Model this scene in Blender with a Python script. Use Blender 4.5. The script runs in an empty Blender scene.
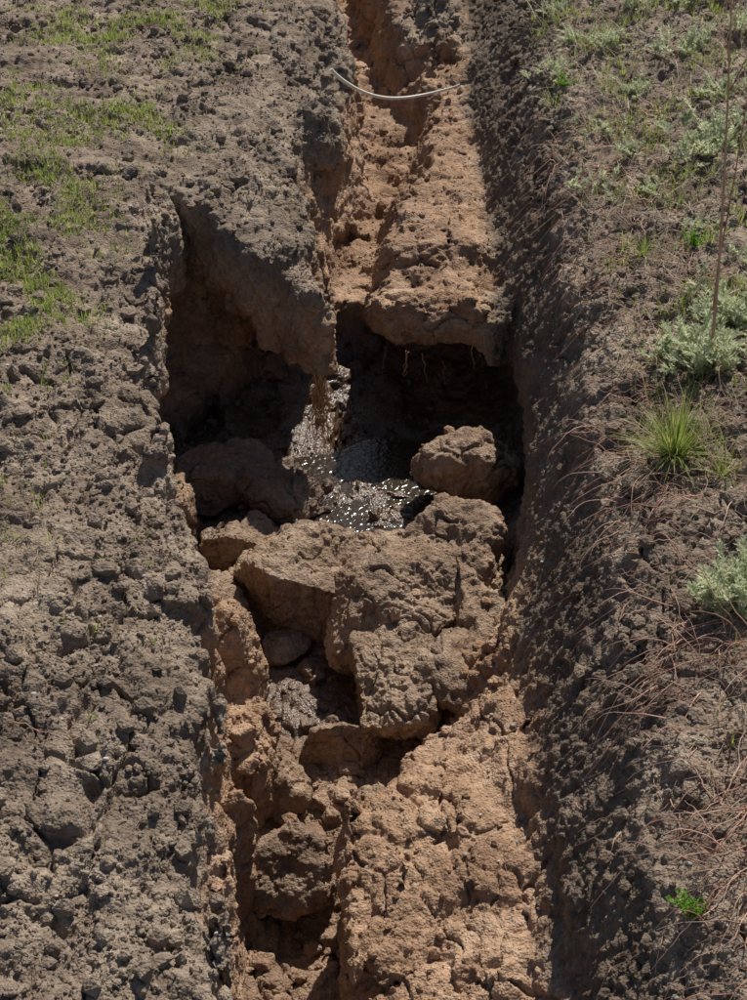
import bpy, math, random, time
import numpy as np
from mathutils import Vector, noise as mn
from mathutils.bvhtree import BVHTree
T0=time.time()
random.seed(7); RNG=np.random.default_rng(11)
scene=bpy.context.scene
CAMH=2.6; PITCH=35.0

# ------------------------------------------------------------ noise
PERM=RNG.permutation(256).astype(np.int32)
G=RNG.normal(size=(256,3)).astype(np.float32); G/=np.linalg.norm(G,axis=1)[:,None]
J=RNG.random((256,3)).astype(np.float32)
def _h(ix,iy,iz):
    return PERM[(PERM[(PERM[ix&255]+iy)&255]+iz)&255]
def pn(p):
    p=p.astype(np.float32); i=np.floor(p).astype(np.int32); f=p-i
    u=f*f*f*(f*(f*6-15)+10); r=np.zeros(len(p),np.float32)
    for a in (0,1):
        wx=u[:,0] if a else 1-u[:,0]
        for b in (0,1):
            wy=u[:,1] if b else 1-u[:,1]
            for c in (0,1):
                wz=u[:,2] if c else 1-u[:,2]
                g=G[_h(i[:,0]+a,i[:,1]+b,i[:,2]+c)]
                r+=wx*wy*wz*(g[:,0]*(f[:,0]-a)+g[:,1]*(f[:,1]-b)+g[:,2]*(f[:,2]-c))
    return r*1.5
def worley(p):
    p=p.astype(np.float32); i=np.floor(p-0.5).astype(np.int32)
    f1=np.full(len(p),9.,np.float32); f2=f1.copy()
    for a in (0,1):
        for b in (0,1):
            for c in (0,1):
                j=J[_h(i[:,0]+a,i[:,1]+b,i[:,2]+c)]
                d=np.sqrt((i[:,0]+a+j[:,0]-p[:,0])**2+(i[:,1]+b+j[:,1]-p[:,1])**2+(i[:,2]+c+j[:,2]-p[:,2])**2)
                f2=np.minimum(f2,np.maximum(d,f1)); f1=np.minimum(f1,d)
    return f1,f2
def ss(a,b,x):
    t=np.clip((x-a)/(b-a),0,1); return t*t*(3-2*t)

# ------------------------------------------------------------ terrain profile
A=[
(0.0,-.42,.0,-.33,-.45,-.31,-.08,-1.05,-.05,-.60,.36,-.43,.62,.03),
(2.2,-.40,.0,-.32,-.45,-.32,-.08,-1.05,-.05,-.60,.37,-.43,.62,.03),
(2.8,-.43,.0,-.36,-.45,-.36,-.08,-1.05,-.05,-.60,.39,-.43,.65,.03),
(3.05,-.44,.0,-.39,-.45,-.37,-.08,-1.02,-.03,-.60,.40,-.42,.66,.03),
(3.35,-.47,.0,-.43,-.50,-.38,.04,-.98,.14,-.62,.43,-.42,.67,.03),
(3.6,-.56,.0,-.50,-.50,-.42,.18,-.99,.33,-.64,.47,-.42,.68,.03),
(3.9,-.70,.0,-.66,-.50,-.50,.26,-1.0,.42,-.68,.50,-.42,.68,.03),
(4.5,-.74,.0,-.75,-.50,-.64,.46,-.99,.54,-.72,.57,-.42,.71,.03),
(5.2,-.79,.0,-.82,-.50,-.74,.54,-.97,.57,-.72,.60,-.40,.74,.03),
(7.0,-.84,.0,-.86,-.50,-.80,.54,-.97,.58,-.72,.62,-.40,.77,.03)]
B=[
(4.8,-.22,-.16,-.18,-.35,-.10,.00,-.70,.09,-.50,.54,-.50,.76,.03),
(5.5,-.24,-.12,-.21,-.38,-.14,-.02,-.70,.07,-.46,.53,-.47,.76,.03),
(6.2,-.32,-.05,-.27,-.34,-.18,-.05,-.70,.08,-.38,.52,-.44,.77,.03),
(6.7,-.36,-.02,-.32,-.30,-.14,.02,-.67,.17,-.34,.52,-.40,.77,.03),
(7.1,-.34,.0,-.28,-.15,-.07,.11,-.64,.26,-.36,.52,-.38,.78,.03),
(7.6,-.30,.0,-.20,-.12,.00,.22,-.60,.33,-.42,.52,-.38,.79,.03),
(8.1,-.22,.0,-.16,-.14,-.06,.16,-.58,.28,-.32,.51,-.32,.80,.03),
(8.6,-.20,.0,-.16,-.22,-.11,.08,-.56,.20,-.20,.50,-.24,.81,.03),
(9.6,-.32,.0,-.30,-.2,-.24,-.08,-.56,-.01,-.12,.52,-.13,.84,.03),
(11.,-.36,.0,-.34,-.2,-.28,-.12,-.56,-.04,-.12,.50,-.12,.9,.03),
(60.,-.36,.0,-.34,-.2,-.28,-.12,-.56,-.04,-.12,.50,-.12,.9,.03)]
A=np.array(A);B=np.array(B)
def prof(T,x,y):
    c=[np.interp(y,T[:,0],T[:,k]) for k in range(1,T.shape[1])]
    xL,zL,xb,zb,f1,f2,zf,xs,zs,xm,zm,xR,zR=c
    X=np.stack([xL-30,xL-2.2,xL-.7,xL-.13,xL,xb,f1,f2,xs,xm,xR,xR+.10,xR+.7,xR+2.0,xR+30])
    Z=np.stack([zL*0+.12,zL*0+.10,zL*.3+.05,zL+.01,zL-.08,zb,zf,zf,zs,zm,zR-.03,zR+.05,zR+.2,zR+.40,zR+.5])
    out=np.full(x.shape,Z[-1])
    out=np.where(x<X[0],Z[0],out)
    for k in range(len(X)-1):
        m=(x>=X[k])&(x<X[k+1])
        t=(x-X[k])/np.maximum(X[k+1]-X[k],1e-4)
        out=np.where(m,Z[k]+(Z[k+1]-Z[k])*t,out)
    return out
def height(x,y):
    sh=x.shape
    p=np.stack([x.ravel(),y.ravel(),np.zeros(x.size)],1)
    rwm=1-.6*ss(.3,.5,x.ravel())
    wx=((.075*pn(p*2.3+5)+.045*pn(p*6.1+9)+.02*pn(p*14+3))*rwm).reshape(sh)
    wy=(.08*pn(p*2.6+31)+.05*pn(p*6.5+41)+.02*pn(p*15+7)).reshape(sh)
    x2=x+wx; y2=y+wy
    hA=prof(A,x2,y2); hB=prof(B,x2,y2)
    Yf=np.interp(x2,[-3,-.95,-.86,-.62,-.24,-.20,-.15,-.05,.0,.06,.5,.6,3],
                    [6.1,6.05,5.95,5.66,5.22,5.3,5.95,5.95,5.76,5.64,5.60,5.65,5.65])
    w=ss(-.03,.05,y2-Yf)
    h=hA+(hB-hA)*w
    und=(.05*pn(p*.9+2)+.036*pn(p*3+8)+.026*pn(p*6.5+18)).reshape(sh)
    return h+und

# ------------------------------------------------------------ volumetric ground
ST=.0033; DZ=.013
q=np.arange(math.asinh(1.35/CAMH),math.asinh(11/CAMH),ST); ys=CAMH*np.sinh(q); ds=CAMH*np.cosh(q)
us=np.arange(-.37,.37,ST); zs=np.arange(-1.25,.72,DZ)
nx,ny,nz=len(us),len(ys),len(zs)
XX=us[:,None]*ds[None,:]; YY=np.broadcast_to(ys[None,:],XX.shape)
Hh=height(XX,YY)
gx=np.gradient(Hh,axis=0)/np.gradient(XX,axis=0); gy=np.gradient(Hh,axis=1)/np.gradient(ys)[None,:]
nrm=1/np.sqrt(1+gx**2+gy**2)
f=((zs[None,None,:]-Hh[:,:,None])*nrm[:,:,None]).astype(np.float32)
def ell(c,r,add,k=.04):
    global f
    m=max(r)*1.6+.1
    j0,j1=np.searchsorted(ys,[c[1]-m,c[1]+m])
    x=XX[:,j0:j1,None]-c[0]; y=YY[:,j0:j1,None]-c[1]; z=zs[None,None,:]-c[2]
    d=(np.sqrt((x/r[0])**2+(y/r[1])**2+(z/r[2])**2)-1)*min(r)
    d=d.astype(np.float32); g=f[:,j0:j1]
    if add:
        h=np.clip(.5+.5*(d-g)/k,0,1); f[:,j0:j1]=d*(1-h)+g*h-k*h*(1-h)
    else:
        d=-d; h=np.clip(.5+.5*(g-d)/k,0,1); f[:,j0:j1]=d*(1-h)+g*h+k*h*(1-h)
ell((.10,5.70,-.80),(.54,.64,.24),False)
ell((-.30,5.55,-.76),(.42,.52,.28),False)
ell((-.70,5.45,-.58),(.24,.45,.30),False)
ell((-.80,4.7,-.55),(.12,.5,.32),False)
ell((-.12,5.85,-.62),(.10,.30,.28),False)
ell((.54,5.2,-.75),(.14,.5,.18),False)
ell((-.69,4.0,-.34),(.06,.12,.34),True)
ell((-.47,3.78,-.72),(.12,.13,.30),True)
ell((-.40,3.45,-.80),(.10,.18,.18),True)
ell((.30,6.3,-.46),(.24,.32,.17),True,.08)
ell((-.27,7.0,-.25),(.13,.28,.22),True,.06)
ell((-.18,7.75,-.25),(.10,.22,.20),True,.06)
ell((.38,8.9,-.25),(.14,.5,.18),True,.08)
ell((.28,5.78,-.48),(.26,.16,.11),True,.06)
ell((.18,2.75,-.64),(.24,.50,.13),True,.10)
ii,jj,kk=np.nonzero(np.abs(f)<.13)
P=np.stack([XX[ii,jj],ys[jj],zs[kk]],1).astype(np.float32)
deep=ss(-.05,-.3,P[:,2])
n1=pn(P*4.2+3); n2=pn(P*10+13)
w1,w2=worley(P*np.array([4.5,4.5,6.0],np.float32)+n1[:,None]*.5)
rw=ss(.42,.50,P[:,0])
inner=deep*(1-rw)
f[ii,jj,kk]+= -(.042*n1*(.4+.6*deep)+.022*n2*(1-.4*inner)) *(1-.6*rw)+ inner*.025*(w1-.45) + inner*.022*np.exp(-((w2-w1)/.05)**2)
print('field',nx,ny,nz,time.time()-T0)

def surface_nets(f):
    s=f<0
    cnt=np.zeros((f.shape[0]-1,f.shape[1]-1,f.shape[2]-1),np.uint8)
    co=[(a,b,c) for a in (0,1) for b in (0,1) for c in (0,1)]
    for a,b,c in co:
        cnt+=s[a:a+cnt.shape[0],b:b+cnt.shape[1],c:c+cnt.shape[2]]
    act=(cnt>0)&(cnt<8)
    I=np.stack(np.nonzero(act),1)
    idx=np.full(cnt.shape,-1,np.int32); idx[act]=np.arange(len(I))
    vals={o:f[I[:,0]+o[0],I[:,1]+o[1],I[:,2]+o[2]] for o in co}
    acc=np.zeros((len(I),3),np.float32); n=np.zeros(len(I),np.float32)
    for o in co:
        for ax in range(3):
            if o[ax]==0:
                p=list(o);p[ax]=1;p=tuple(p)
                a=vals[o];b=vals[p]; m=(a<0)!=(b<0)
                t=np.where(m,a/np.where(m,a-b,1),0)
                v=np.array(o,np.float32)[None,:].repeat(len(I),0); v[:,ax]=t
                acc+=v*m[:,None]; n+=m
    V=I+acc/np.maximum(n,1)[:,None]
    F=[]
    for ax in range(3):
        b,c=(ax+1)%3,(ax+2)%3
        sl0=[slice(None)]*3; sl1=[slice(None)]*3
        sl0[ax]=slice(0,-1); sl1[ax]=slice(1,None)
        s0=s[tuple(sl0)]; s1=s[tuple(sl1)]
        E=np.stack(np.nonzero(s0!=s1),1)
        ok=(E[:,b]>0)&(E[:,c]>0)&(E[:,b]<f.shape[b]-1)&(E[:,c]<f.shape[c]-1)
        E=E[ok]; ins=s0[E[:,0],E[:,1],E[:,2]]
        def g(db,dc):
            K=E.copy();K[:,b]-=db;K[:,c]-=dc
            return idx[K[:,0],K[:,1],K[:,2]]
        Q=np.stack([g(1,1),g(0,1),g(0,0),g(1,0)],1)
        Q[~ins]=Q[~ins][:,::-1]
        F.append(Q)
    F=np.concatenate(F)
    return V,F[(F>=0).all(1)]
V,F=surface_nets(f); del f
qv=q[0]+V[:,1]*ST; yv=CAMH*np.sinh(qv); dv=CAMH*np.cosh(qv)
W=np.stack([(us[0]+V[:,0]*ST)*dv,yv,zs[0]+V[:,2]*DZ],1)
print('nets',len(W),len(F),time.time()-T0)

def mesh_np(name,V,F,smooth=True):
    me=bpy.data.meshes.new(name)
    V=np.asarray(V,np.float32);F=np.asarray(F,np.int32);k=F.shape[1]
    me.vertices.add(len(V)); me.vertices.foreach_set('co',V.ravel())
    me.loops.add(F.size); me.loops.foreach_set('vertex_index',F.ravel())
    me.polygons.add(len(F)); me.polygons.foreach_set('loop_start',np.arange(0,F.size,k,dtype=np.int32))
    try: me.polygons.foreach_set('loop_total',np.full(len(F),k,np.int32))
    except Exception: pass
    me.update(calc_edges=True); me.validate()
    me.polygons.foreach_set('use_smooth',np.full(len(me.polygons),smooth))
    return me
def obj(name,me,mat=None):
    o=bpy.data.objects.new(name,me); scene.collection.objects.link(o)
    if mat: me.materials.append(mat)
    return o

def soil_attr(P):
    n=pn(P*3+50)*.5+pn(P*9+20)*.25
    z=P[:,2];x=P[:,0];y=P[:,1]
    lim=np.interp(y,[2,3.2,4,5.4,6.0,8,9.5],[.43,.45,.50,.52,.52,.52,.52])
    c=ss(-.12,-.28,z+n*.16)*(1-ss(-.05,.05,x-lim+n*.12))
    wet=ss(-.74,-.90,z+n*.08)*ss(4.5,4.85,y+n*.3)*(1-ss(6.4,6.6,y))
    wet=np.maximum(wet,.9*ss(-.84,-.94,z+n*.05)*ss(3.6,3.8,y)*(1-ss(4.2,4.5,y))*(1-ss(-.05,.1,x)))
    wet=np.maximum(wet,.35*ss(-.86,-.98,z+n*.05)*(1-ss(3.5,3.7,y)))
    wall_shade=ss(-.04,.06,x-lim+n*.08)*ss(.02,-.10,z+n*.1)  # shade of the steep right wall, painted into the soil tone
    tone=n*.5+.5-.45*wall_shade
    return np.clip(c,0,1),np.clip(wet,0,1),np.clip(tone,0,1)
def set_attr(me,c,w,n):
    at=me.color_attributes.new('soil','FLOAT_COLOR','POINT')
    d=np.stack([c,w,n,np.ones(len(c))],1).astype(np.float32)
    at.data.foreach_set('color',d.ravel())

def detail(P,amt=1.0,crack=1.0,rock=False):
    x=P[:,0];y=P[:,1];z=P[:,2]
    z0=np.zeros(len(P),np.float32)
    rw=ss(.38,.48,x)*(1-ss(.62,.72,x))*ss(.08,-.05,z) if not rock else z0
    deep=ss(-.1,-.3,z) if not rock else z0+1
    patch=ss(-.35,.30,pn(P*2.2+71)+.25*pn(P*7+1))
    a=pn(P*11+2); b=pn(P*23+4); c=pn(P*47+6); e=pn(P*95+8)
    sm=1-.35*deep
    d=(.015*a+.012*b)*sm+.0065*c+.0038*e
    wp=P+.012*np.stack([b,a,c],1)
    f1,f2=worley(wp*20); g1,g2=worley(wp*44+5)
    sph=lambda t:np.sqrt(np.clip(1-(t/.85)**2,0,1))-.55
    cl=(.3+.7*patch)*(1-.78*deep)
    lump=.020*sph(f1)*cl+.009*sph(g1)*(.3+.7*cl)
    wq=P+.03*np.stack([pn(P*9+1),pn(P*9+22),a],1)
    k1,k2=worley(wq*np.array([6.5,3.2,6.5],np.float32)+9); msk=ss(-.25,.2,pn(P*1.7+33)) if not rock else z0+.25
    cr=-.036*np.exp(-((k2-k1)/.032)**2)*crack*(.15+.85*msk)*(1-.4*deep)
    k1,k2=worley(wq*12+19); cr+=-.008*np.exp(-((k2-k1)/.035)**2)*crack*(1-msk*.6)*(.3+.3*deep)
    st=.008*pn(P*np.array([6,34,5])+3)+.005*pn(P*np.array([10,80,9])+3)+.006*c+.005*e+.008*b+.007*sph(g1)+.006*sph(f1)
    return (d+lump+cr)*(1-.8*rw)*amt+st*rw
base=mesh_np('gully_ground_base',W,F)
tmp=obj('tmp',base); md=tmp.modifiers.new('s','SUBSURF'); md.levels=1; md.render_levels=1
dg=bpy.context.evaluated_depsgraph_get()
gme=bpy.data.meshes.new_from_object(tmp.evaluated_get(dg)); gme.name='gully_ground'
bpy.data.objects.remove(tmp); bpy.data.meshes.remove(base)
n=len(gme.vertices); P=np.empty(n*3,np.float32); gme.vertices.foreach_get('co',P); P=P.reshape(-1,3)
N=np.empty(n*3,np.float32); gme.vertex_normals.foreach_get('vector',N); N=N.reshape(-1,3)
if N[np.argsort(P[:,2])[-2000:],2].mean()<0:
    gme.flip_normals(); N=-N; print('flipped')
print('subd',n,time.time()-T0)
d=detail(P)
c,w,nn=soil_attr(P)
pool=ss(4.7,4.9,P[:,1])*(1-ss(5.5,5.8,P[:,1]))*ss(-.85,-.92,P[:,2])
d=d+pool*(.016*pn(P*13+60)+.010*pn(P*31+9))
P2=(P+N*d[:,None]*(1-.35*w[:,None])).astype(np.float32)
gme.vertices.foreach_set('co',P2.ravel()); gme.update()
gme.polygons.foreach_set('use_smooth',np.ones(len(gme.polygons),bool))
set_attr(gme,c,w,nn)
print('ground verts',n,time.time()-T0)

# ------------------------------------------------------------ materials
def nt(name):
    m=bpy.data.materials.new(name); m.use_nodes=True
    t=m.node_tree; t.nodes.clear(); return m,t
def N_(t,ty,**k):
    n=t.nodes.new(ty)
    for a,b in k.items(): setattr(n,a,b)
    return n
def mixc(t,fac,a,b,mode='MIX'):
    n=t.nodes.new('ShaderNodeMix'); n.data_type='RGBA'; n.blend_type=mode
    for s,v in ((0,fac),(6,a),(7,b)):
        if isinstance(v,bpy.types.NodeSocket): t.links.new(v,n.inputs[s])
        else: n.inputs[s].default_value=v if s==0 else (*v,1)
    return n.outputs[2]
def ramp(t,src,stops):
    r=t.nodes.new('ShaderNodeValToRGB'); e=r.color_ramp.elements
    while len(e)<len(stops): e.new(.5)
    for k,(p,c) in enumerate(stops):
        e[k].position=p; e[k].color=(*c,1)
    t.links.new(src,r.inputs[0]); return r.outputs[0]
def math_(t,op,a,b=None,c=None):
    n=t.nodes.new('ShaderNodeMath'); n.operation=op
    for i,v in enumerate((a,b,c)):
        if v is None: continue
        if isinstance(v,bpy.types.NodeSocket): t.links.new(v,n.inputs[i])
        else: n.inputs[i].default_value=v
    return n.outputs[0]
def soil_material():
    m,t=nt('soil'); L=t.links
    geo=N_(t,'ShaderNodeNewGeometry'); pos=geo.outputs['Position']
    at=N_(t,'ShaderNodeAttribute',attribute_name='soil')
    sep=N_(t,'ShaderNodeSeparateColor'); L.new(at.outputs['Color'],sep.inputs[0])
    def noi(s,d=3,r=.6):
        n=N_(t,'ShaderNodeTexNoise'); n.inputs['Scale'].default_value=s; n.inputs['Detail'].default_value=d; n.inputs['Roughness'].default_value=r
        L.new(pos,n.inputs['Vector']); return n.outputs[0]
    n1=noi(5,4,.65); n2=noi(45,3,.7); n3=noi(240,2,.7)
    s=math_(t,'ADD',math_(t,'MULTIPLY',n1,.45),math_(t,'ADD',math_(t,'MULTIPLY',n2,.33),math_(t,'MULTIPLY',n3,.22)))
    top=ramp(t,s,[(.36,(.120,.091,.068)),(.5,(.255,.204,.158)),(.64,(.45,.375,.295))])
    clay=ramp(t,s,[(.36,(.195,.115,.070)),(.5,(.385,.255,.168)),(.64,(.58,.435,.32))])
    fac=math_(t,'ADD',sep.outputs[0],math_(t,'MULTIPLY',math_(t,'SUBTRACT',n2,.5),1.0))
    fac.node.use_clamp=True
    fac2=math_(t,'MULTIPLY',fac,math_(t,'MINIMUM',math_(t,'MULTIPLY',sep.outputs[0],4.0),1.0))
    col=mixc(t,fac2,top,clay)
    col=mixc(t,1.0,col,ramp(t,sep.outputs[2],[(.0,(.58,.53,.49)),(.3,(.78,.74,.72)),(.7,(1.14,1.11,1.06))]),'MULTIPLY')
    wet=sep.outputs[1]
    wcol=mixc(t,1.0,col,(.26,.235,.22),'MULTIPLY')
    col=mixc(t,wet,col,wcol)
    vb=N_(t,'ShaderNodeTexVoronoi'); vb.inputs['Scale'].default_value=130; L.new(pos,vb.inputs['Vector'])
    hgt=math_(t,'ADD',math_(t,'MULTIPLY',n2,.55),math_(t,'ADD',math_(t,'MULTIPLY',n3,.32),math_(t,'MULTIPLY',vb.outputs['Distance'],-.40)))
    bp=N_(t,'ShaderNodeBump'); bp.inputs['Distance'].default_value=.013
    L.new(math_(t,'SUBTRACT',1.0,math_(t,'MULTIPLY',wet,.45)),bp.inputs['Strength'])
    L.new(hgt,bp.inputs['Height'])
    pb=N_(t,'ShaderNodeBsdfPrincipled'); L.new(col,pb.inputs['Base Color']); L.new(bp.outputs[0],pb.inputs['Normal'])
    ro=math_(t,'SUBTRACT',.92,math_(t,'MULTIPLY',wet,math_(t,'ADD',.42,math_(t,'MULTIPLY',n2,.5))))
    L.new(ro,pb.inputs['Roughness'])
    L.new(math_(t,'ADD',.2,math_(t,'MULTIPLY',wet,.6)),pb.inputs['Specular IOR Level'])
    o=N_(t,'ShaderNodeOutputMaterial'); L.new(pb.outputs[0],o.inputs[0])
    return m
SOIL=soil_material()
def leaf_mat(name,c1,c2,trans=.35,rough=.6):
    m,t=nt(name); L=t.links
    geo=N_(t,'ShaderNodeNewGeometry')
    n=N_(t,'ShaderNodeTexNoise'); n.inputs['Scale'].default_value=28; L.new(geo.outputs['Position'],n.inputs['Vector'])
    ri=geo.outputs['Random Per Island']
    s=math_(t,'ADD',math_(t,'MULTIPLY',n.outputs[0],.5),math_(t,'MULTIPLY',ri,.5))
    col=ramp(t,s,[(.25,c1),(.75,c2)])
    pb=N_(t,'ShaderNodeBsdfPrincipled'); pb.inputs['Roughness'].default_value=rough; L.new(col,pb.inputs['Base Color'])
    o=N_(t,'ShaderNodeOutputMaterial')
    if trans>0:
        tr=N_(t,'ShaderNodeBsdfTranslucent'); L.new(col,tr.inputs[0])
        mx=N_(t,'ShaderNodeMixShader'); mx.inputs[0].default_value=trans
        L.new(pb.outputs[0],mx.inputs[1]); L.new(tr.outputs[0],mx.inputs[2]); L.new(mx.outputs[0],o.inputs[0])
    else: L.new(pb.outputs[0],o.inputs[0])
    return m
M_grass=leaf_mat('grass_blades',(.18,.26,.04),(.48,.53,.15),.5)
M_art=leaf_mat('wormwood_leaf',(.44,.50,.30),(.76,.77,.54),.5)
M_leaf=leaf_mat('weed_leaf',(.14,.30,.02),(.30,.52,.07),.5)
M_straw=leaf_mat('straw',(.26,.20,.12),(.62,.53,.37),.15)
M_twig=leaf_mat('dry_root',(.26,.12,.075),(.68,.42,.30),.0)
M_dark=leaf_mat('dark_twig',(.05,.035,.025),(.13,.09,.06),.0)
M_rootlet=leaf_mat('rootlet',(.30,.15,.06),(.60,.36,.17),.0)

gully=obj('gully_ground',gme,SOIL)

# ------------------------------------------------------------ outer ground sheet
gxs=np.sinh(np.linspace(-6.3,6.3,300))*.22; gys=3+np.sinh(np.linspace(-6.0,6.3,300))*.22
OX,OY=np.meshgrid(gxs,gys,indexing='ij'); OZ=height(OX,OY)
od=np.sqrt(OY**2+CAMH**2)
inside=(np.abs(OX)<.352*od)&(OY>1.5)&(OY<10.75)
OZ=OZ-.02
id_=np.arange(OX.size).reshape(OX.shape)
Q=np.stack([id_[:-1,:-1],id_[1:,:-1],id_[1:,1:],id_[:-1,1:]],-1).reshape(-1,4)
ins=inside.ravel()[Q].all(1); Q=Q[~ins]
OP=np.stack([OX.ravel(),OY.ravel(),OZ.ravel()],1)
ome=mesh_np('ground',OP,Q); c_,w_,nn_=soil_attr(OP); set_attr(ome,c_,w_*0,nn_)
obj('ground',ome,SOIL)

dg=bpy.context.evaluated_depsgraph_get()
bvh=BVHTree.FromObject(gully,dg)
print('bvh',time.time()-T0)
def hit(x,y,z0=1.5):
    r=bvh.ray_cast(Vector((x,y,z0)),Vector((0,0,-1)))
    return r[0],r[1]

# ------------------------------------------------------------ boulders
import bmesh
def ico(sub):
    bm=bmesh.new(); bmesh.ops.create_icosphere(bm,subdivisions=sub,radius=1)
    v=np.array([x.co[:] for x in bm.verts]); fc=np.array([[q.index for q in p.verts] for p in bm.faces]); bm.free(); return v,fc
ICO={k:ico(k) for k in (1,2,4,6,7)}
def boulder_shape(dirs,seed,npl=13,k=9,lo=.70,cap=.85):
    r=np.random.default_rng(seed); nrm=r.normal(size=(npl,3)); nrm/=np.linalg.norm(nrm,axis=1)[:,None]
    dd=r.uniform(lo,1.0,npl)
    a=np.maximum(dirs@nrm.T,1e-3)/dd
    return 1/((a**k).sum(1)+cap**k)**(1/k)
CRUMB_P=[];CRUMB_N=[]
def boulder(c,r,seed,rot=0,sub=6,clay=.7,tilt=0.,wet=0.):
    v,fc=ICO[sub]; rad=boulder_shape(v,seed,13,34,.55,.80)
    p=v*rad[:,None]*np.array(r)*1.22
    ct,st_=math.cos(tilt),math.sin(tilt)
    p=np.stack([p[:,0],p[:,1]*ct-p[:,2]*st_,p[:,1]*st_+p[:,2]*ct],1)
    ca,sa=math.cos(rot),math.sin(rot)
    p=np.stack([p[:,0]*ca-p[:,1]*sa,p[:,0]*sa+p[:,1]*ca,p[:,2]],1)+np.array(c)
    me=mesh_np('clay_boulder',p,fc)
    N=np.empty(len(p)*3,np.float32); me.vertex_normals.foreach_get('vector',N); N=N.reshape(-1,3)
    pp=p.astype(np.float32)
    s=min(1,min(r)/.12)
    wv=.07*np.stack([pn(pp*8+seed),pn(pp*8+seed+9),pn(pp*8+seed+21)],1)
    k1,k2=worley((pp+wv)*np.array([5.,5.,7.],np.float32)+seed)
    msk=ss(-.2,.3,pn(pp*5+seed+3))
    d=detail(pp+np.array([-2,seed,0],np.float32),1.15*s,.8,True)+.026*s*pn(pp*6+seed)+.016*s*pn(pp*13+seed)-s*.014*(k1-.4)-.026*s*np.exp(-((k2-k1)/.03)**2)*(.2+.8*msk)
    p=pp+N*d[:,None]
    me.vertices.foreach_set('co',p.astype(np.float32).ravel()); me.update()
    n=pn(p*4+7)*.6
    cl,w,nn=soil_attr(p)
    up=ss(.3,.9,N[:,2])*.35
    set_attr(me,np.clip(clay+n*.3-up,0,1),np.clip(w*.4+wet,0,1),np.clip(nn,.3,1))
    CRUMB_P.append(p.astype(np.float32)); CRUMB_N.append(N)
    return obj('clay_boulder',me,SOIL)
BL=[((-.20,4.45,-.89),(.29,.25,.15),1,.15,7,.7,.12),
((.29,4.52,-.88),(.21,.27,.19),21,.2,7),
((.17,4.22,-.86),(.21,.27,.21),33,-.3,7),
((.09,3.84,-.88),(.17,.20,.19),4,.5,7),
((.34,4.25,-.82),(.13,.26,.18),25,.1,6),
((.25,3.92,-.86),(.13,.20,.15),31,.1,6),
((-.12,3.70,-.96),(.10,.09,.10),6,.4,6),
((.34,5.12,-.87),(.16,.12,.12),7,.1,6),
((-.42,5.12,-.95),(.18,.13,.10),8,-.3,6),
((-.64,5.20,-.92),(.17,.15,.11),9,.4,6),
((-.22,4.86,-.98),(.10,.06,.05),10,.2,6),
((-.50,4.72,-.94),(.17,.16,.12),11,.7,6),
((-.34,3.46,-.92),(.12,.11,.11),12,.2,6),
((-.24,3.12,-.90),(.12,.11,.11),13,.9,6),
((-.33,4.22,-.98),(.07,.06,.05),14,.2,6),
((-.10,4.22,-.98),(.07,.06,.05),15,1.2,6),
((-.04,4.10,-.96),(.05,.05,.05),16,2.2,6),
((-.62,4.3,-.90),(.13,.16,.13),17,.2,6),
((.0,3.4,-.96),(.09,.08,.07),18,.8,6)]
for b in BL: boulder(*b)
print('boulders',time.time()-T0)
def rubble(K=460):
    tv,tf=ICO[4]; Vs=[];off=0;Fs=[]
    for k in range(K):
        if k<340: x=random.uniform(-.6,.5); y=random.uniform(3.3,5.2)
        else: x=random.uniform(-.4,.0); y=random.uniform(2.5,3.6)
        h,nr=hit(x,y,-.2 if abs(x)<.3 else .5)
        if h is None or h.z>-.55 or nr.z<.5: continue
        if -.3<x<.3 and 4.8<y and random.random()<.8: continue
        s=.010+.034*random.random()**2.5
        p=tv*boulder_shape(tv,500+k,11,24,.55)[:,None]*np.array([random.uniform(.8,1.4),random.uniform(.8,1.2),random.uniform(.6,.9)])*s
        a=random.uniform(0,6.28); p=np.stack([p[:,0]*math.cos(a)-p[:,1]*math.sin(a),p[:,0]*math.sin(a)+p[:,1]*math.cos(a),p[:,2]],1)
        Vs.append(p+np.array([h.x,h.y,h.z+s*.25])); Fs.append(tf+off); off+=len(tv)
    V=np.concatenate(Vs).astype(np.float32)
    V+= (.006*np.stack([pn(V*40),pn(V*40+9),pn(V*40+23)],1)+.003*np.stack([pn(V*90),pn(V*90+9),pn(V*90+23)],1))
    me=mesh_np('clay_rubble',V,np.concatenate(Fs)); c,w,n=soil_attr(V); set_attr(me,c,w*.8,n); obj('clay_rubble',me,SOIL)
rubble()

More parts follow.
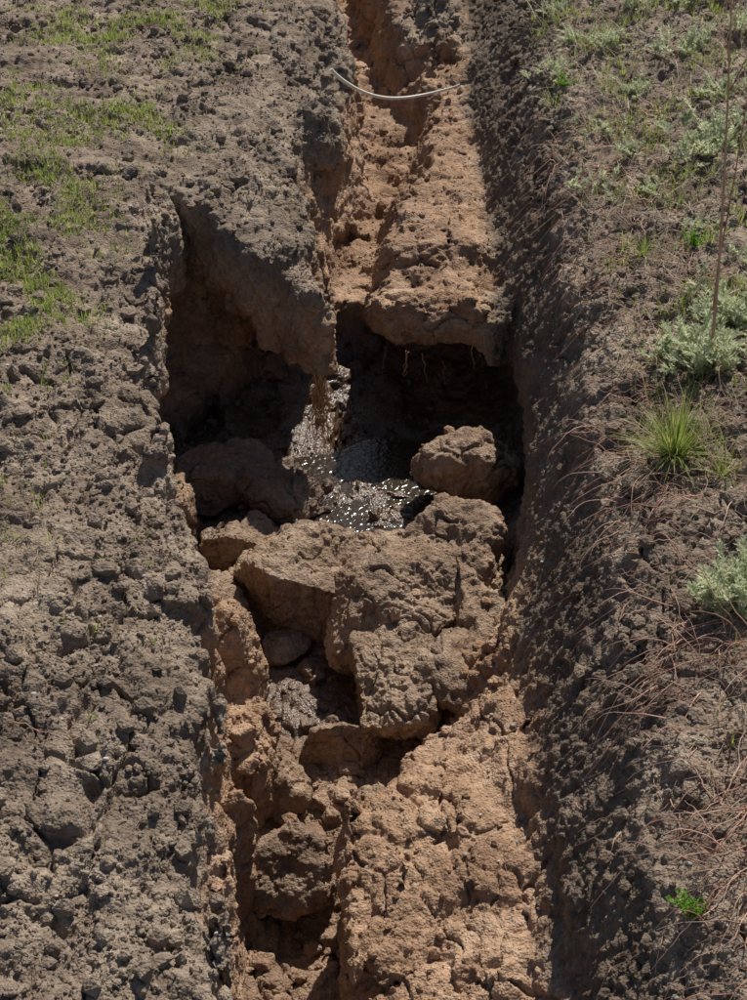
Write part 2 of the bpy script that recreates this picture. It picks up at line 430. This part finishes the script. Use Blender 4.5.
# ------------------------------------------------------------ water film in plunge pool
m,t=nt('muddy_water'); L=t.links
geo=N_(t,'ShaderNodeNewGeometry')
n=N_(t,'ShaderNodeTexNoise'); n.inputs['Scale'].default_value=42; n.inputs['Detail'].default_value=3; n.inputs['Roughness'].default_value=.5; n.inputs['Distortion'].default_value=.4; L.new(geo.outputs['Position'],n.inputs['Vector'])
bp=N_(t,'ShaderNodeBump'); bp.inputs['Strength'].default_value=1.; bp.inputs['Distance'].default_value=.0055; L.new(n.outputs[0],bp.inputs['Height'])
pb=N_(t,'ShaderNodeBsdfPrincipled'); pb.inputs['Base Color'].default_value=(.040,.029,.020,1); pb.inputs['Roughness'].default_value=.12
L.new(bp.outputs[0],pb.inputs['Normal']); o=N_(t,'ShaderNodeOutputMaterial'); L.new(pb.outputs[0],o.inputs[0])
def puddle(cx,cy,rx,ry,z):
    k=64; V=[(cx,cy,z)]
    for i in range(k):
        a=i/k*2*math.pi; r=1+.25*mn.noise((math.cos(a)*1.3+cx*5,math.sin(a)*1.3,3))
        V.append((cx+rx*r*math.cos(a),cy+ry*r*math.sin(a),z))
    F=[(0,i+1,(i+1)%k+1) for i in range(k)]
    me=bpy.data.meshes.new('water'); me.from_pydata(V,[],F); obj('water',me,m)
zs_=sorted([h.z for h in (hit(random.uniform(-.2,.2),random.uniform(4.85,5.2))[0] for _ in range(80)) if h is not None])
WZ=zs_[int(len(zs_)*.62)] if zs_ else -.97
puddle(.0,5.05,.50,.52,WZ)

# ------------------------------------------------------------ loose crumbs of soil
def crumbs(K=85000):
    tv,tf=ICO[1]
    temps=np.stack([tv*RNG.uniform(.7,1.25,(len(tv),1)) for s in range(12)])
    AP=np.concatenate([P2]+CRUMB_P); AN=np.concatenate([N]+CRUMB_N)
    wgt=np.concatenate([np.ones(len(P2))]+[np.full(len(p),.15) for p in CRUMB_P])
    pick=RNG.integers(0,len(AP),K*3); pp=AP[pick]; nn=AN[pick]
    dens=ss(-.35,.3,pn(pp*2.5+3)+.5*pn(pp*9))
    keep=(nn[:,2]>.5)&(RNG.random(len(pp))<(.15+.85*dens)*wgt[pick])
    keep&=~((pp[:,0]>.42)&(pp[:,0]<.64)&(RNG.random(len(pp))<.6))
    keep&=~((pp[:,2]<-.25)&(RNG.random(len(pp))<.6))
    keep&=~((pp[:,1]<3.3)&(pp[:,0]>-.08)&(pp[:,0]<.5)&(RNG.random(len(pp))<.6))
    pp=pp[keep][:K]; nn=nn[keep][:K]; k=len(pp)
    dd=np.sqrt(pp[:,1]**2+CAMH**2)
    s=np.minimum(.0025*RNG.random(k)**-.45*(.7+.10*dd),.028)
    e=RNG.uniform(.65,1.35,(k,3))*s[:,None]; e[:,2]*=.8
    a=RNG.uniform(0,6.283,k); ca,sa=np.cos(a)[:,None],np.sin(a)[:,None]
    t=temps[RNG.integers(0,12,k)]*e[:,None,:]
    x=t[:,:,0]*ca-t[:,:,1]*sa; y=t[:,:,0]*sa+t[:,:,1]*ca
    t=np.stack([x,y,t[:,:,2]],-1)+(pp+nn*s[:,None]*.3)[:,None,:]
    V=t.reshape(-1,3); F=(tf[None]+(np.arange(k)*len(tv))[:,None,None]).reshape(-1,3)
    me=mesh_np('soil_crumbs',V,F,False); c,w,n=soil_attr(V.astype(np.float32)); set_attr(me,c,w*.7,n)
    obj('soil_crumbs',me,SOIL); print('crumbs',k,time.time()-T0)
crumbs()
def pebbles():
    tv,tf=ICO[2]; Vs=[];Fs=[];off=0
    for k in range(340):
        y=CAMH*math.sinh(random.uniform(q[0]+.05,q[-1])); dd=math.hypot(y,CAMH)
        x=random.uniform(-.33,.33)*dd
        h,nr=hit(x,y)
        if h is None or nr.z<.6 : continue
        s=random.uniform(.003,.009); rad=boulder_shape(tv,k,10,6)
        p=tv*rad[:,None]*np.array([s,s*.8,s*.55]); Vs.append(p+np.array(h[:])+[0,0,s*.3]);Fs.append(tf+off);off+=len(tv)
    me=mesh_np('pebbles',np.concatenate(Vs),np.concatenate(Fs))
    obj('pebbles',me,leaf_mat('pebble_stone',(.22,.20,.18),(.52,.48,.43),0,.8))
pebbles()

# ------------------------------------------------------------ vegetation helpers
class Rib:
    def __init__(s): s.V=[];s.F=[]
    def strip(s,pts,widths,side):
        b=len(s.V)
        for p,w in zip(pts,widths):
            s.V.append(tuple(p-side*w)); s.V.append(tuple(p+side*w))
        for i in range(len(pts)-1):
            k=b+2*i; s.F.append((k,k+1,k+3,k+2))
    def blade(s,base,az,lean,L,w,droop=.6,n=5):
        d=Vector((math.cos(az)*math.sin(lean),math.sin(az)*math.sin(lean),math.cos(lean)))
        side=Vector((-math.sin(az+random.uniform(-.5,.5)),math.cos(az),0)).normalized()
        pts=[];ws=[];p=Vector(base)
        for i in range(n):
            t=i/(n-1); pts.append(p.copy()); ws.append(w*(1-t)**.6*.5+.0002)
            p=p+d*(L/(n-1)); d=(d+Vector((0,0,-droop/(n-1)*(.4+t)))).normalized()
        s.strip(pts,ws,side)
    def build(s,name,mat):
        me=bpy.data.meshes.new(name); me.from_pydata(s.V,[],s.F)
        for p in me.polygons: p.use_smooth=True
        return obj(name,me,mat)
def wormwood(name,x,y,R,nl=16,mat=None,up=1.0,spread=.08):
    # rosette of short shoots, each leaf finely and irregularly divided
    h,_=hit(x,y)
    if h is None: return
    rb=Rib()
    for k in range(nl):
        az=random.uniform(0,6.283); lean=random.uniform(.05,1.2); L=R*random.uniform(.45,1.05)
        d=Vector((math.cos(az)*math.sin(lean),math.sin(az)*math.sin(lean),math.cos(lean)*up)).normalized()
        side=Vector((-math.sin(az),math.cos(az),0)); p=h+Vector((random.gauss(0,R*spread),random.gauss(0,R*spread),-.005))
        n=9; pts=[]
        for i in range(n+1):
            pts.append(p.copy()); p=p+d*L/n; d=(d+Vector((0,0,-.05))+Vector((random.gauss(0,.07),random.gauss(0,.07),random.gauss(0,.04)))).normalized()
        rb.strip(pts,[.0012*(1-i/(n+2)) for i in range(n+1)],side)
        for i in range(2,n+1):
            t=i/n; ll=R*.27*math.sin(math.pi*min(1,.25+t*.62))*random.uniform(.6,1.3)
            fw=(pts[i]-pts[i-1]).normalized()
            for sg in (-1,1,random.choice((-1,1))):
                ld=(fw*random.uniform(.3,1.2)+side*sg*random.uniform(.5,1.2)+Vector((random.gauss(0,.3),random.gauss(0,.3),random.uniform(-.3,.7)))).normalized()
                a=pts[i]; b=a+ld*ll*.5; c_=b+(ld+fw*.3+Vector((random.gauss(0,.2),random.gauss(0,.2),.1))).normalized()*ll*.5
                up_=ld.cross(Vector((random.gauss(0,.4),random.gauss(0,.4),1))).normalized()
                w=max(.0018,ll*.095)
                rb.strip([a,b,c_],[w*.7,w,.0004],up_)
                for s2 in (-1,1):
                    for bb,l2 in ((a+ld*ll*.3,.40),(b,.38)):
                        e=bb+(ld*.8+up_*s2*.8+Vector((0,0,random.uniform(-.1,.5)))).normalized()*ll*l2
                        rb.strip([bb,(bb+e)/2,e],[w*.6,w*1.0,.0004],(ld.cross(Vector((0,0,1))).normalized()+ld*.4).normalized())
    return rb.build(name,mat or M_art)
wormwood('wormwood_plant',.94,3.08,.15,70,spread=.28)
wormwood('wormwood_plant',1.06,4.28,.16,60,spread=.35)
wormwood('wormwood_plant',1.18,4.5,.15,44,spread=.35)
wormwood('wormwood_plant',.93,4.3,.10,18)
for (x,y,R) in [(.93,5.75,.12),(1.08,5.6,.09),(1.28,5.8,.12),(1.42,5.95,.15),(1.0,6.3,.10),(.86,7.1,.11),(1.15,7.3,.12),(1.45,7.0,.14),(1.62,7.6,.15),
                (1.3,8.2,.17),(1.7,8.5,.17),(.95,8.0,.10),(1.1,8.9,.14),(1.5,6.4,.12),(1.9,8.2,.18),(1.55,9.2,.18),(1.22,5.2,.08),(1.35,4.9,.10),
                (1.2,6.7,.10),(1.75,7.1,.14),(.98,7.5,.09),(1.3,9.4,.16),(1.8,9.3,.18),(1.05,5.95,.08),(1.33,7.7,.1),(.9,9.3,.12),(1.5,8.8,.14)]:
    wormwood('wormwood_plant',x,y,R*random.uniform(.8,1.1),random.randint(14,30),spread=random.uniform(.3,.6),up=random.uniform(.8,1.6))
wormwood('weed_plant',.66,2.12,.055,14,M_leaf,1.5)
wormwood('weed_plant',1.15,5.05,.08,8,M_leaf,1.5)
wormwood('weed_plant',.86,6.9,.08,8,M_leaf,1.5)
wormwood('weed_plant',.9,8.6,.12,8,M_leaf,1.5)
def tuft(x,y,n,L,name='grass_tuft'):
    rb=Rib(); h,_=hit(x,y)
    if h is None: return
    for _ in range(n):
        a=random.uniform(0,6.283); r=random.uniform(0,.035)
        rb.blade(h+Vector((math.cos(a)*r,math.sin(a)*r,-.004)),a+random.uniform(-.4,.4),random.uniform(.1,1.25),L*random.uniform(.5,1.1),.0030,random.uniform(.3,1.1),6)
    rb.build(name,M_grass)
tuft(.89,3.80,290,.20); tuft(1.0,3.65,60,.11); tuft(1.2,4.6,50,.12); tuft(.98,5.1,40,.10); tuft(.82,6.8,40,.10); tuft(1.3,7.8,40,.14); tuft(1.0,8.4,40,.14)
rb=Rib(); cent=[(-1.35,5.4,.22,.8,3400),(-1.25,4.8,.2,.4,900),(-1.25,7.9,.45,.45,2600),(-1.05,6.6,.2,.2,500),(-.8,8.5,.4,.5,1500),(-1.55,6.7,.3,.6,1200),(-1.1,3.6,.12,.25,90),(-.95,3.2,.2,.4,60),
     (1.3,6.0,.4,1.0,1300),(1.5,8.0,.6,.9,1900),(1.1,4.6,.25,.5,400),(1.0,7.8,.2,1.0,450),(1.0,2.6,.15,.4,60),(-.7,5.3,.15,.3,30)]
for cx,cy,sx,sy,nn_ in cent:
    for _ in range(nn_):
        x=random.gauss(cx,sx*.7);y=random.gauss(cy,sy*.7)
        if -.55<x<.82: continue
        if mn.noise((x*4,y*4,2))<random.uniform(-.15,.3): continue
        h,_n=hit(x,y)
        if h is None: continue
        for _ in range(random.randint(2,5)):
            rb.blade(h+Vector((random.gauss(0,.008),random.gauss(0,.008),-.003)),random.uniform(0,6.28),random.uniform(.1,.9),random.uniform(.02,.05)*(1.35 if x>0 else 1),random.uniform(.0026,.0045),.6,4)
rb.build('grass',M_grass)
rb=Rib()
for _ in range(3600):
    y=random.uniform(2.2,9.6); x=.80+abs(random.gauss(0,.55))
    if y<5 and random.random()<.4: continue
    if mn.noise((x*3,y*3,9))<random.uniform(-.3,.3): continue
    h,_n=hit(x,y)
    if h is None: continue
    rb.blade(h+Vector((0,0,-.003)),random.uniform(0,6.28),random.uniform(.3,1.4),random.uniform(.05,.16),random.uniform(.0018,.0030)*(.7+.06*y),random.uniform(.2,1.2),6)
rb.build('dead_grass',M_straw)
print('veg',time.time()-T0)

def curve_obj(name,mat,splines,res=0):
    cu=bpy.data.curves.new(name,'CURVE'); cu.dimensions='3D'; cu.bevel_depth=1.0; cu.bevel_resolution=res; cu.use_fill_caps=True
    for pts,r0,r1 in splines:
        sp=cu.splines.new('POLY'); sp.points.add(len(pts)-1)
        for i,p in enumerate(pts):
            sp.points[i].co=(*p,1); t=i/(len(pts)-1); sp.points[i].radius=r0+(r1-r0)*t
    o=bpy.data.objects.new(name,cu); scene.collection.objects.link(o); cu.materials.append(mat); return o
def crawl(x,y,az,L,step=.016,lift=.01,wob=.28,maxdrop=.05):
    h,_=hit(x,y)
    if h is None: return None
    pts=[];z=h.z; n=max(4,int(L/step)); ph=random.uniform(0,6)
    for i in range(n):
        h,_=hit(x,y)
        if h is None or abs(h.z-z)>.11: break
        t=i/n
        tz=h.z+.002+lift*math.sin(math.pi*t)*(1+.4*math.sin(t*9+ph))
        z=max(tz,z-maxdrop*.35) if tz<z else z+(tz-z)*.8
        pts.append((x,y,z)); az+=random.gauss(0,wob*.5)
        x+=math.cos(az)*step;y+=math.sin(az)*step
    return pts if len(pts)>3 else None
def scatter(name,mat,n,xr,yr,Lr,rr,azf,lift,wob):
    S=[]
    for _ in range(n):
        x=random.uniform(*xr);y=yr[0]+(yr[1]-yr[0])*random.random()**1.3
        p=crawl(x,y,azf(),random.uniform(*Lr),lift=random.uniform(0,lift),wob=wob)
        if p: r=random.uniform(*rr)*(.8+.09*y); S.append((p,r,r*.45))
    curve_obj(name,mat,S)
anyaz=lambda:random.uniform(0,6.283)
left=lambda:math.pi+random.gauss(.1,.7)
scatter('dry_roots',M_twig,850,(.70,1.25),(1.9,6.5),(.07,.26),(.0009,.0020),left,.05,.35)
scatter('dry_roots',M_twig,90,(.50,.75),(1.9,5.5),(.05,.14),(.0008,.0014),lambda:math.pi*1.1+random.gauss(0,.6),.012,.4)
scatter('dry_straw',M_straw,1000,(.74,2.0),(2.0,9.5),(.05,.25),(.0008,.0018),anyaz,.03,.15)
scatter('dry_straw',M_straw,450,(-2.2,-.45),(2.0,9.5),(.02,.11),(.0007,.0014),anyaz,.008,.2)
scatter('dry_straw',M_straw,90,(-.5,.4),(2.5,9.0),(.02,.07),(.0006,.0012),anyaz,.004,.2)
scatter('dark_twigs',M_dark,300,(.75,2.0),(2.0,9.5),(.05,.3),(.0008,.0022),anyaz,.04,.3)
scatter('dark_twigs',M_dark,120,(-1.6,-.45),(2.0,8),(.03,.16),(.0007,.0016),anyaz,.01,.3)
p=crawl(-.95,2.72,-.35,.34,lift=.012,wob=.12)
if p: curve_obj('dry_twig',M_twig,[(p,.0022,.0012)])
def hang(name,xr,yr,z0,n,L,mat,wob=.006):
    S=[]
    for _ in range(n):
        x=random.uniform(*xr);y=random.uniform(*yr)
        z=z0+random.uniform(-.04,.04); l=L*random.uniform(.35,1.1); k=9; pts=[];dx=random.gauss(0,.12)
        for i in range(k+1):
            t=i/k; pts.append((x+dx*l*t+random.gauss(0,wob),y+random.gauss(0,wob)-.02*t,z-l*t))
        r=random.uniform(.0010,.0026); S.append((pts,r,r*.4))
    return curve_obj(name,mat,S)
# find the front tip of the overhanging block and hang the root strand from it
best=None
for xi in np.arange(-.26,-.15,.01):
    for yi in np.arange(4.9,5.5,.02):
        h,_=hit(xi,yi)
        if h is not None and h.z>-.45:
            if best is None or yi<best[1]: best=(xi,yi,h.z)
            break
if best is None: best=(-.19,5.14,-.2)
print('tip',best)
hang('hanging_roots',(best[0]-.025,best[0]+.025),(best[1]-.035,best[1]-.005),best[2]-.05,60,.36,M_rootlet,.008)
hang('hanging_roots',(-.05,.5),(5.52,5.6),-.54,8,.12,M_rootlet,.004)
S=[]
for k in range(170):
    y=random.choice([random.gauss(3.72,.14),random.gauss(3.0,.14),random.gauss(2.4,.18)]); x=random.uniform(.68,1.0)
    h,_=hit(x,y)
    if h is None: continue
    p=Vector(h); d=Vector((random.uniform(-1,-.1),random.uniform(-.8,.4),random.uniform(-.1,.6))).normalized(); pts=[]
    for i in range(13):
        pts.append(tuple(p)); p=p+d*random.uniform(.009,.024); d=(d+Vector((random.gauss(0,.13),random.gauss(0,.13),-.11+random.gauss(0,.09)))).normalized()
    S.append((pts,random.uniform(.0012,.0024),.0006))
curve_obj('root_tangle',M_twig,S)
def stalk(x,y,H,lean,r=.0035,nb=8):
    h,_=hit(x,y)
    if h is None: return
    S=[];pts=[];p=Vector(h)-Vector((0,0,.01)); d=Vector((lean[0],lean[1],1)).normalized(); n=22
    for i in range(n+1):
        pts.append(tuple(p)); p=p+d*H/n; d=(d+Vector((random.gauss(0,.018),random.gauss(0,.018),.01))).normalized()
    S.append((pts,r,r*.35))
    for k in range(nb):
        i=random.randint(6,n-1); p=Vector(pts[i]); a=random.uniform(0,6.28); dd=Vector((math.cos(a)*.8,math.sin(a)*.8,.9)).normalized(); b=[]
        for j in range(8):
            b.append(tuple(p)); p=p+dd*random.uniform(.012,.03); dd=(dd+Vector((random.gauss(0,.12),random.gauss(0,.12),.05))).normalized()
        S.append((b,r*.4,.0005))
    curve_obj('dry_stalk',M_twig,S,1)
stalk(1.07,4.25,1.25,(-.03,.02),.0055); stalk(1.11,4.45,1.1,(-.05,.05),.003,5); stalk(1.5,6.6,.5,(.1,.0),.003,6); stalk(1.7,7.4,.6,(-.1,.0),.003,6); stalk(1.25,7.6,.35,(.3,.1),.0025,4)

a=Vector((-.21,7.40,-.0)); b=Vector((.44,7.62,-.16)); pts=[]
for i in range(25):
    t=i/24; p=a.lerp(b,t); p.z-= .13*math.sin(math.pi*t)**.8*(1-.35*t); p.y-=.02*math.sin(6*t); pts.append(tuple(p))
m,t=nt('pale_plastic'); pb=N_(t,'ShaderNodeBsdfPrincipled')
nz_=N_(t,'ShaderNodeTexNoise'); nz_.inputs['Scale'].default_value=30
t.links.new(ramp(t,nz_.outputs[0],[(.3,(.62,.58,.46)),(.7,(.84,.80,.68))]),pb.inputs['Base Color']); pb.inputs['Roughness'].default_value=.45
o=N_(t,'ShaderNodeOutputMaterial'); t.links.new(pb.outputs[0],o.inputs[0])
curve_obj('plastic_cord',m,[(pts,.0095,.006)],3)

# ------------------------------------------------------------ light
EL=math.radians(50); AZ=math.radians(20)
s=Vector((math.sin(AZ)*math.cos(EL),math.cos(AZ)*math.cos(EL),math.sin(EL)))
ld=bpy.data.lights.new('sun','SUN'); ld.energy=5.0; ld.angle=math.radians(.53); ld.color=(1,.94,.85)
lo=bpy.data.objects.new('sun',ld); lo.rotation_euler=s.to_track_quat('Z','Y').to_euler(); lo.location=(3,8,6); scene.collection.objects.link(lo)
wd=bpy.data.worlds.new('World'); scene.world=wd; wd.use_nodes=True; t=wd.node_tree; t.nodes.clear()
sk=N_(t,'ShaderNodeTexSky'); sk.sky_type='NISHITA'; sk.sun_disc=False; sk.sun_elevation=EL; sk.sun_rotation=AZ
bg=N_(t,'ShaderNodeBackground'); bg.inputs[1].default_value=.075
o=N_(t,'ShaderNodeOutputWorld'); t.links.new(sk.outputs[0],bg.inputs[0]); t.links.new(bg.outputs[0],o.inputs[0])
scene.view_settings.view_transform='Standard'; scene.view_settings.look='None'; scene.view_settings.exposure=0

cd=bpy.data.cameras.new('camera'); cd.sensor_fit='VERTICAL'; cd.angle_y=math.radians(36); cd.clip_end=500; cd.clip_start=.05
co=bpy.data.objects.new('camera',cd); co.location=(0,0,CAMH); co.rotation_euler=(math.radians(90-PITCH),0,0)
scene.collection.objects.link(co); scene.camera=co
print('done',time.time()-T0)
